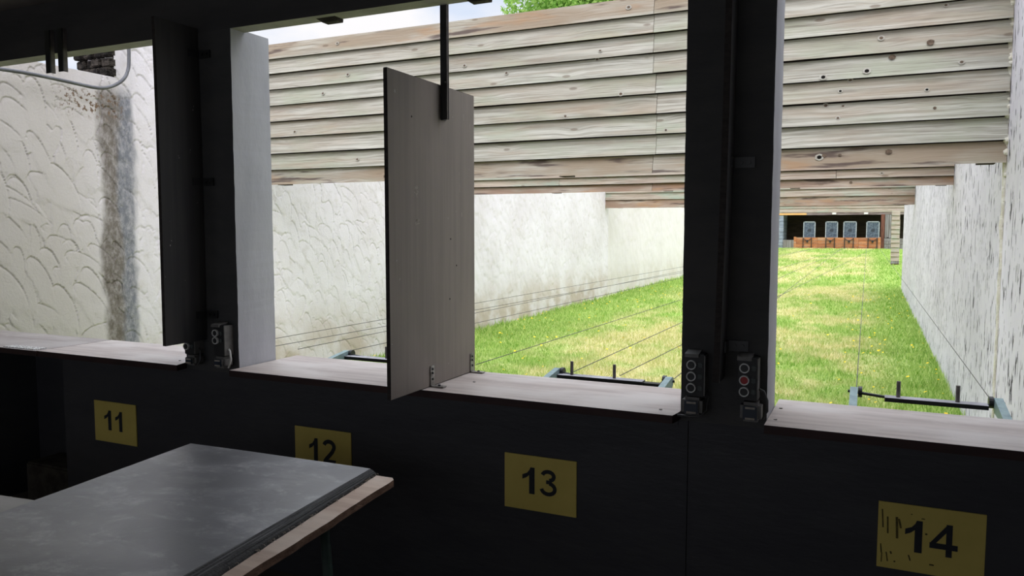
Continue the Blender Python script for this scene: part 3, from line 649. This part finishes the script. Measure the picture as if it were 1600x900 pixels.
def side_divider(x0, x1, lean, z0, z1, label, brk, mats, yf=2.458):
    t = thing('divider_panel', label, 'divider', ((x0 + x1) / 2, 2.58, z0))
    b = MB(); n = 10; prev = None
    for i in range(n + 1):
        z = z0 + (z1 - z0) * i / n; d = lean * i / n + .004 * math.sin(math.pi * i / n)
        ring = [b.bm.verts.new(p) for p in ((x0 + d, yf, z), (x1 + d, yf, z), (x1 + d, 2.694, z), (x0 + d, 2.694, z))]
        if prev: 
            for q in range(4): f = b.bm.faces.new([prev[q], prev[(q + 1) % 4], ring[(q + 1) % 4], ring[q]]); f.material_index = 1 if q == 0 else 0
        else: b.bm.faces.new(ring)
        prev = ring
    b.bm.faces.new(prev); b.build('panel', mats, t)
    for z in brk:
        d = lean * (z - z0) / (z1 - z0)
        b = MB(); b.box(x1 + d + .004, x1 + d + .009, 2.635, 2.694, z - .018, z + .018); b.box(x1 + d + .004, x1 + d + .075, 2.690, 2.6955, z - .018, z + .018)
        for dx in (.03, .055): b.cyl((x1 + d + dx, 2.690, z), (x1 + d + dx, 2.684, z), .007, 8)
        b.build('bracket', M['metal_black'], t)
side_divider(-2.868, -2.850, .0, 1.072, 2.52, 'dark divider panel fixed to the front of the left pillar', (2.40, 1.815, 1.195), [M['ply_dark'], M['ply_edge']])
side_divider(-.458, -.437, .018, 1.088, 2.50, 'dark divider panel seen edge-on at the front of the right pillar', (1.82, 1.20), [M['ply_dark'], M['ply_edge']], 2.58)
# a pair of bare hanger bars on the beam
for x, lab in ((-3.892, 'left one of two short dark steel bars hanging from the beam'), (-3.795, 'right one of two short dark steel bars hanging from the beam')):
    b = MB(); b.box(x, x + .036, 2.672, 2.678, 2.400, 2.615, 0); b.box(x + .030, x + .036, 2.678, 2.699, 2.400, 2.615, 1); b.box(x + .004, x + .03, 2.678, 2.7, 2.54, 2.60, 0)
    tag(b.build('hanger_bar', [M['metal_black'], M['dark_steel']]), lab, 'bar', 'bare hanger bars at the left opening')
# blocks under the header
for x, lab in ((-2.180, 'small wooden block under the header beam, left of the hanger bar'), (-1.460, 'small wooden block under the header beam, right of the hanger bar')):
    b = MB(); b.hexa([(x, 2.755, 2.489), (x + .080, 2.755, 2.489), (x + .080, 2.795, 2.489), (x, 2.795, 2.489)], [(x - .018, 2.735, 2.503), (x + .082, 2.735, 2.503), (x + .082, 2.795, 2.503), (x - .018, 2.795, 2.503)]); tag(b.build('wooden_block', M['ledge']), lab, 'block')
# control stations
def station(x0, x1, z0, z1, bx, bz, red, label, cable):
    t = thing('control_box', label, 'control box', ((x0 + x1) / 2, 2.68, z0)); yf = 2.640
    b = MB(); b.box(x0, x1, yf + .004, 2.699, z0, z1, 0, .003); b.build('housing', M['housing'], t)
    b = MB(); b.prism([(yf - .009, z1 - .010), (yf - .007, z1 + .002), (2.69, z1 + .010), (2.69, z1 + .003), (yf, z1 - .004), (yf, z1 - .010)], x0 - .001, x0 + .046, 0, 'x'); b.build('hood', M['grey_plastic'], t)
    b = MB(); b.box(x1 - .002, x1 + .002, yf + .004, 2.699, z0 + .004, z1 - .004); b.build('side_plate', M['grey_plastic'], t)
    for i, z in enumerate(bz):
        p = MB(); p.cyl((bx, yf - .004, z), (bx, yf + .006, z), .0125, 20); p = p.build('button', M['btn_red'] if i == red else M['btn_black'], t)
        if i == red: p['label'] = 'red push button'
        r = MB(); r.ring((bx, z), .0128, .0165, yf - .007, yf + .005, 28); r.build('ring', M['chrome'], p)
        s = MB(); s.box(bx + .0215, bx + .037, yf + .001, yf + .005, z - .008, z + .008, 0, .001); s.ring((bx + .029, z), .0105, .0112, yf + .0005, yf + .003, 4); s.build('label_plate', M['label_dark'], t)
    b = MB(); b.tube(cable, .0045, 8); b.build('cable', M['cable_white'] if red == 5 else M['cable_black'], t, smooth=True)
def socket(x0, x1, z0, z1, label):
    t = thing('power_socket', label, 'socket', ((x0 + x1) / 2, 2.67, z0)); cx = (x0 + x1) / 2; w = x1 - x0; h = z1 - z0
    b = MB(); b.box(x0, x1, 2.632, 2.699, z0, z1, 0, .011); b.build('housing', M['grey_plastic'], t, smooth=False)
    b = MB(); b.box(x0 + .010, x1 - .012, 2.628, 2.636, z0 + .008, z1 - .010, 0, .003); b.build('flap', M['blue_flap'], t)
    for z in (z0 + .013, z1 - .017):
        b = MB(); b.box(cx - w * .23, cx + w * .23, 2.626, 2.630, z - .003, z + .0035); b.build('label_strip', M['strip'], t)
station(-.387, -.322, 1.024, 1.170, -.364, (1.134, 1.093, 1.054), 1, 'control box with a red middle button on the right pillar', [(-.322, 2.67, 1.062), (-.304, 2.668, 1.055), (-.292, 2.664, 1.025), (-.291, 2.660, .99), (-.302, 2.65, .965)])
socket(-.376, -.308, .953, 1.019, 'grey power socket below the red-buttoned control box')
station(-.562, -.497, 1.022, 1.169, -.541, (1.132, 1.092, 1.052), 9, 'control box with three dark buttons at the left edge of the right pillar', [(-.497, 2.67, 1.04), (-.487, 2.665, 1.02), (-.488, 2.652, .975), (-.505, 2.640, .957), (-.54, 2.633, .953), (-.585, 2.632, .9535)])
socket(-.572, -.502, .9545, 1.019, 'grey power socket at the left foot of the right pillar')
station(-2.755, -2.688, 1.008, 1.155, -2.737, (1.116, 1.081), 5, 'control box with two ringed buttons beside the grey side of the left pillar', [(-2.688, 2.67, 1.04), (-2.672, 2.662, 1.03), (-2.662, 2.656, .995), (-2.672, 2.650, .955)])
socket(-2.752, -2.684, .9535, 1.006, 'grey power socket on the left pillar beside a pale cable')
station(-2.942, -2.876, 1.003, 1.15, -2.922, (1.115, 1.080, 1.042), 9, 'control box half hidden behind the dark divider of the left pillar', [(-2.876, 2.67, 1.03), (-2.862, 2.665, 1.02), (-2.858, 2.66, .98), (-2.864, 2.65, .955)])
socket(-2.934, -2.868, .9535, 1.001, 'grey power socket below the dark divider of the left pillar')
# lane numbers
def stroke(b, pts, w, y, mi=0):
    pts = [Vector((p[0], p[1])) for p in pts]; L_, R_ = [], []
    for i, p in enumerate(pts):
        d = (pts[min(i + 1, len(pts) - 1)] - pts[max(i - 1, 0)]).normalized(); n_ = Vector((-d.y, d.x)) * w / 2
        L_.append(p + n_); R_.append(p - n_)
    for i in range(len(pts) - 1):
        b.prism([tuple(L_[i]), tuple(L_[i + 1]), tuple(R_[i + 1]), tuple(R_[i])], y, y + .0015, mi, 'y')
def arc(cx, cz, rx, rz, a0, a1, n=14): return [(cx + rx * math.cos(R(a0 + (a1 - a0) * i / n)), cz + rz * math.sin(R(a0 + (a1 - a0) * i / n))) for i in range(n + 1)]
def digit(ch, x0, x1, z0, z1, t, y=2.7075):
    b = MB(); w = x1 - x0; h = z1 - z0; q = lambda pts: [(x0 + w * u, z0 + h * v) for u, v in pts]
    if ch == '1': b.prism(q([(.56, 0), (1, 0), (1, 1), (.66, 1), (.58, .90), (.38, .78), (0, .70), (0, .53), (.32, .60), (.56, .70)]), y, y + .0015, 0, 'y')
    elif ch == '4':
        b.prism(q([(.58, 0), (.80, 0), (.80, 1), (.58, 1)]), y, y + .0015, 0, 'y'); b.prism(q([(0, .22), (1, .22), (1, .39), (0, .39)]), y + .0001, y + .0015, 0, 'y'); b.prism(q([(0, .36), (.20, .36), (.62, .78), (.62, 1)]), y + .0002, y + .0015, 0, 'y')
    elif ch == '2':
        s = .19 * w * 1.15; pts = arc(.5, .72, .38, .21, 165, -20, 14) + [(.74, .50), (.55, .36), (.30, .19), (.16, .07)]; stroke(b, q(pts), s * 1.15, y); b.prism(q([(.02, 0), (1, 0), (1, .165), (.10, .165)]), y + .0001, y + .0015, 0, 'y')
    elif ch == '3':
        s = .22 * w; stroke(b, q(arc(.46, .755, .34, .165, 170, -78, 14)), s, y); stroke(b, q(arc(.46, .285, .40, .205, 80, -172, 16)), s, y + .0001); b.prism(q([(.34, .46), (.56, .46), (.56, .60), (.34, .60)]), y + .0002, y + .0015, 0, 'y')
    b.build('numeral', M['digit'], t)
def scuffs14(b):
    for (x, z, w, h, a) in ((.067, .665, .004, .060, .1), (.084, .645, .005, .055, -.1), (.110, .640, .007, .070, 0), (.114, .655, .006, .03, .5), (.066, .565, .004, .03, 0), (.082, .540, .004, .03, .2), (.072, .535, .003, .03, -.4), (.095, .555, .005, .008, 0), (.146, .547, .004, .018, .3),
                            (.185, .680, .010, .003, 0), (.195, .632, .006, .005, 0), (.152, .690, .005, .003, 0), (.213, .535, .013, .004, 0), (.108, .527, .005, .004, 0)):
        n = 6; pts = [(x + math.sin(a + .8 * k / n) * .004 + a * .01 * k / n, z + h / 2 - h * k / n) for k in range(n + 1)] if h > w else [(x - w / 2, z), (x, z + .0006), (x + w / 2, z)]
        stroke(b, pts, min(w, h), 2.7078, 1)
def sign(x0, x1, z0, z1, digs, label, extra=None):
    t = thing('number_sign', label, 'sign', ((x0 + x1) / 2, 2.712, z0), 'yellow lane number signs on the parapet')
    b = MB(); b.box(x0, x1, 2.709, 2.7145, z0, z1, 0, .001)
    if extra: extra(b)
    b.build('plate', [M['sign'], M['scuff']], t)
    for ch, a, c, lo, hi in digs: digit(ch, a, c, lo, hi, t)
    return t
sign(-3.684, -3.372, .484, .699, [('1', -3.607, -3.556, .548, .653), ('1', -3.524, -3.474, .548, .653)], 'yellow sign reading 11, below the left shelf')
sign(-2.342, -2.031, .487, .707, [('1', -2.260, -2.213, .555, .662), ('2', -2.186, -2.114, .555, .662)], 'yellow sign reading 12, partly hidden by the table')
sign(-1.286, -.983, .495, .714, [('1', -1.208, -1.156, .562, .668), ('3', -1.131, -1.061, .562, .668)], 'yellow sign reading 13, right of the table')
t14 = sign(.056, .357, .502, .720, [('1', .135, .184, .568, .672), ('4', .205, .283, .568, .672)], 'scuffed yellow sign reading 14, at the lower right', scuffs14)
# grey cable on the left wall
b = MB(); ctl = [(-5.42, 3.0, 2.665), (-5.42, 3.394, 2.684), (-5.42, 3.57, 2.690), (-5.42, 3.757, 2.687), (-5.42, 3.956, 2.680), (-5.42, 4.10, 2.676), (-5.42, 4.20, 2.690), (-5.42, 4.30, 2.735), (-5.42, 4.37, 2.795), (-5.425, 4.41, 2.87), (-5.43, 4.425, 2.955), (-5.43, 4.425, 3.08), (-5.45, 4.42, 3.25)]
pts = []
for i in range(len(ctl) - 1):
    p0, p1, p2, p3 = [Vector(ctl[max(0, min(len(ctl) - 1, i + k))]) for k in (-1, 0, 1, 2)]
    for k in range(5):
        u = k / 5; pts.append(.5 * ((2 * p1) + (p2 - p0) * u + (2 * p0 - 5 * p1 + 4 * p2 - p3) * u * u + (3 * p1 - p0 - 3 * p2 + p3) * u ** 3))
pts.append(Vector(ctl[-1])); b.tube(pts, .0135, 12)
tag(b.build('power_cable', M['cable_grey'], smooth=True), 'thick grey cable looping along the top of the stained white wall', 'cable')
b = MB(); b.box(-4.42, -3.935, 2.80, 3.018, 0, .245, 0, .01); tag(b.build('concrete_ledge', M['ledge']), 'small dusty ledge in the dark recess under the left shelf', 'ledge')

# ------------------------------------------------------------------ tables and mat
ZT = .728
T = thing('work_table', 'rough wooden table in the foreground under the black rubber mat', 'table', (-1.85, 1.3, 0))
tp = [(-2.445, 2.185), (-1.490, 2.222), (-1.474, 2.205), (-1.310, .42), (-2.265, .40)]
b = MB(); b.prism(tp, ZT - .024, ZT, 1, 'z', 0); bmesh.ops.recalc_face_normals(b.bm, faces=b.bm.faces)
es = [e for e in b.bm.edges if abs(e.verts[0].co.z - ZT) < 1e-4 and abs(e.verts[1].co.z - ZT) < 1e-4 and min(e.verts[0].co.x, e.verts[1].co.x) > -1.6]
bmesh.ops.subdivide_edges(b.bm, edges=[e for e in b.bm.edges if e.calc_length() > 1.0], cuts=50)
for v in b.bm.verts:
    if v.co.x > -1.55 and v.co.y < 2.2: v.co.x += .005 * noise.noise((0, v.co.y * 7, v.co.z * 10)) + .002 * noise.noise((3, v.co.y * 30, 0))
for f in b.bm.faces: f.material_index = 0 if f.normal.z > .8 else 1
b.build('table_top', [M['table_wood'], M['table_edge']], T)
for x, y, dx in ((-2.27, 2.0, -.05), (-1.60, 1.98, .09), (-2.15, .6, -.05), (-1.45, .6, .06)):
    b = MB(); b.cyl((x, y, ZT - .026), (x + dx * .25, y + .02, 0), .017, 12); b.build('leg', M['green_leg'], T, smooth=True)
b = MB(); b.box(-2.28, -1.56, 1.97, 2.01, ZT - .062, ZT - .024); b.build('cross_rail', M['green_leg'], T)
b = MB(); b.box(-2.16, -1.43, .58, .62, ZT - .062, ZT - .024); b.build('cross_rail', M['green_leg'], T)
# mat: right edge made of thin layers stepping down
RM = thing('rubber_mat', 'worn black rubber mat with a frayed layered edge on the table', 'mat', (-1.9, 1.3, ZT))
A, B_, C_, D_ = np.array((-2.421, 2.191)), np.array((-1.557, 2.222)), np.array((-1.335, .42)), np.array((-2.245, .40))
n = 60; prof = [(0, 0.0), (.0, .020), (.30, .0212), (.60, .0215), (.86, .0215), (.930, .0206), (.933, .0190), (.946, .0184), (.949, .0166), (.960, .0160), (.963, .0138), (.974, .0130), (.977, .0105), (.990, .0092), (.997, .0050), (1.002, 0.0)]
b = MB(); rows = []
for i in range(n + 1):
    u = i / n; lft = A + (D_ - A) * u; rgt = B_ + (C_ - B_) * u; row = []
    for k, (s, z) in enumerate(prof):
        jit = .0; 
        if k >= len(prof) - 3: jit = .004 * noise.noise((u * 40, 1.0, 0)) + .003 * noise.noise((u * 160, 5.0, 0))
        elif k >= 5: jit = .002 * noise.noise((u * 14, k * 1.0, 0))
        f_ = .42 + .58 * min(1, u * 1.7); s = s if s < .5 else 1 - (1 - s) * f_; p = lft + (rgt - lft) * (s + jit); row.append(b.bm.verts.new((p[0], p[1], ZT + z + (.0006 * noise.noise((u * 9, s * 5, 0)) if 0 < k < 5 else 0))))
    rows.append(row)
for r0, r1 in zip(rows, rows[1:]):
    for k in range(len(prof) - 1):
        f = b.bm.faces.new([r0[k], r0[k + 1], r1[k + 1], r1[k]]); f.material_index = 0 if 1 <= k <= 4 else (3 if k in (5, 7, 9) else 1)
b.bm.faces.new(rows[0]).material_index = 1; b.bm.faces.new(rows[-1]).material_index = 1
for i in range(70):
    u = random.random() ** 1.2 * .85; p = B_ + (C_ - B_) * u; x = p[0] + random.uniform(-.004, .006); L0 = random.uniform(.003, .010); a = random.uniform(-1, 1)
    b.tube([(x - .004, p[1], ZT + .006), (x + L0 * .6, p[1] + L0 * a * .5, ZT + .006 + L0 * .5), (x + L0, p[1] + L0 * a, ZT + .003 + L0 * .2)], .0008, 5, 2)
b.build('mat_body', [M['rubber'], M['rubber_edge'], M['strip'], M['rubber_tread']], RM)
T2 = thing('low_bench', 'pale grey low bench top at the lower left, beyond the table', 'bench', (-3.3, 1.2, 0))
b = MB(); b.prism([(-4.2, 1.62), (-2.55, 1.80), (-2.52, .9), (-4.1, .8)], .57, .60, 0, 'z'); b.build('bench_top', M['bench'], T2)
for x, y in ((-4.0, 1.5), (-2.65, 1.66), (-3.95, .95), (-2.65, 1.0)):
    b = MB(); b.cyl((x, y, 0), (x, y, .571), .018, 10); b.build('leg', M['green_leg'], T2)
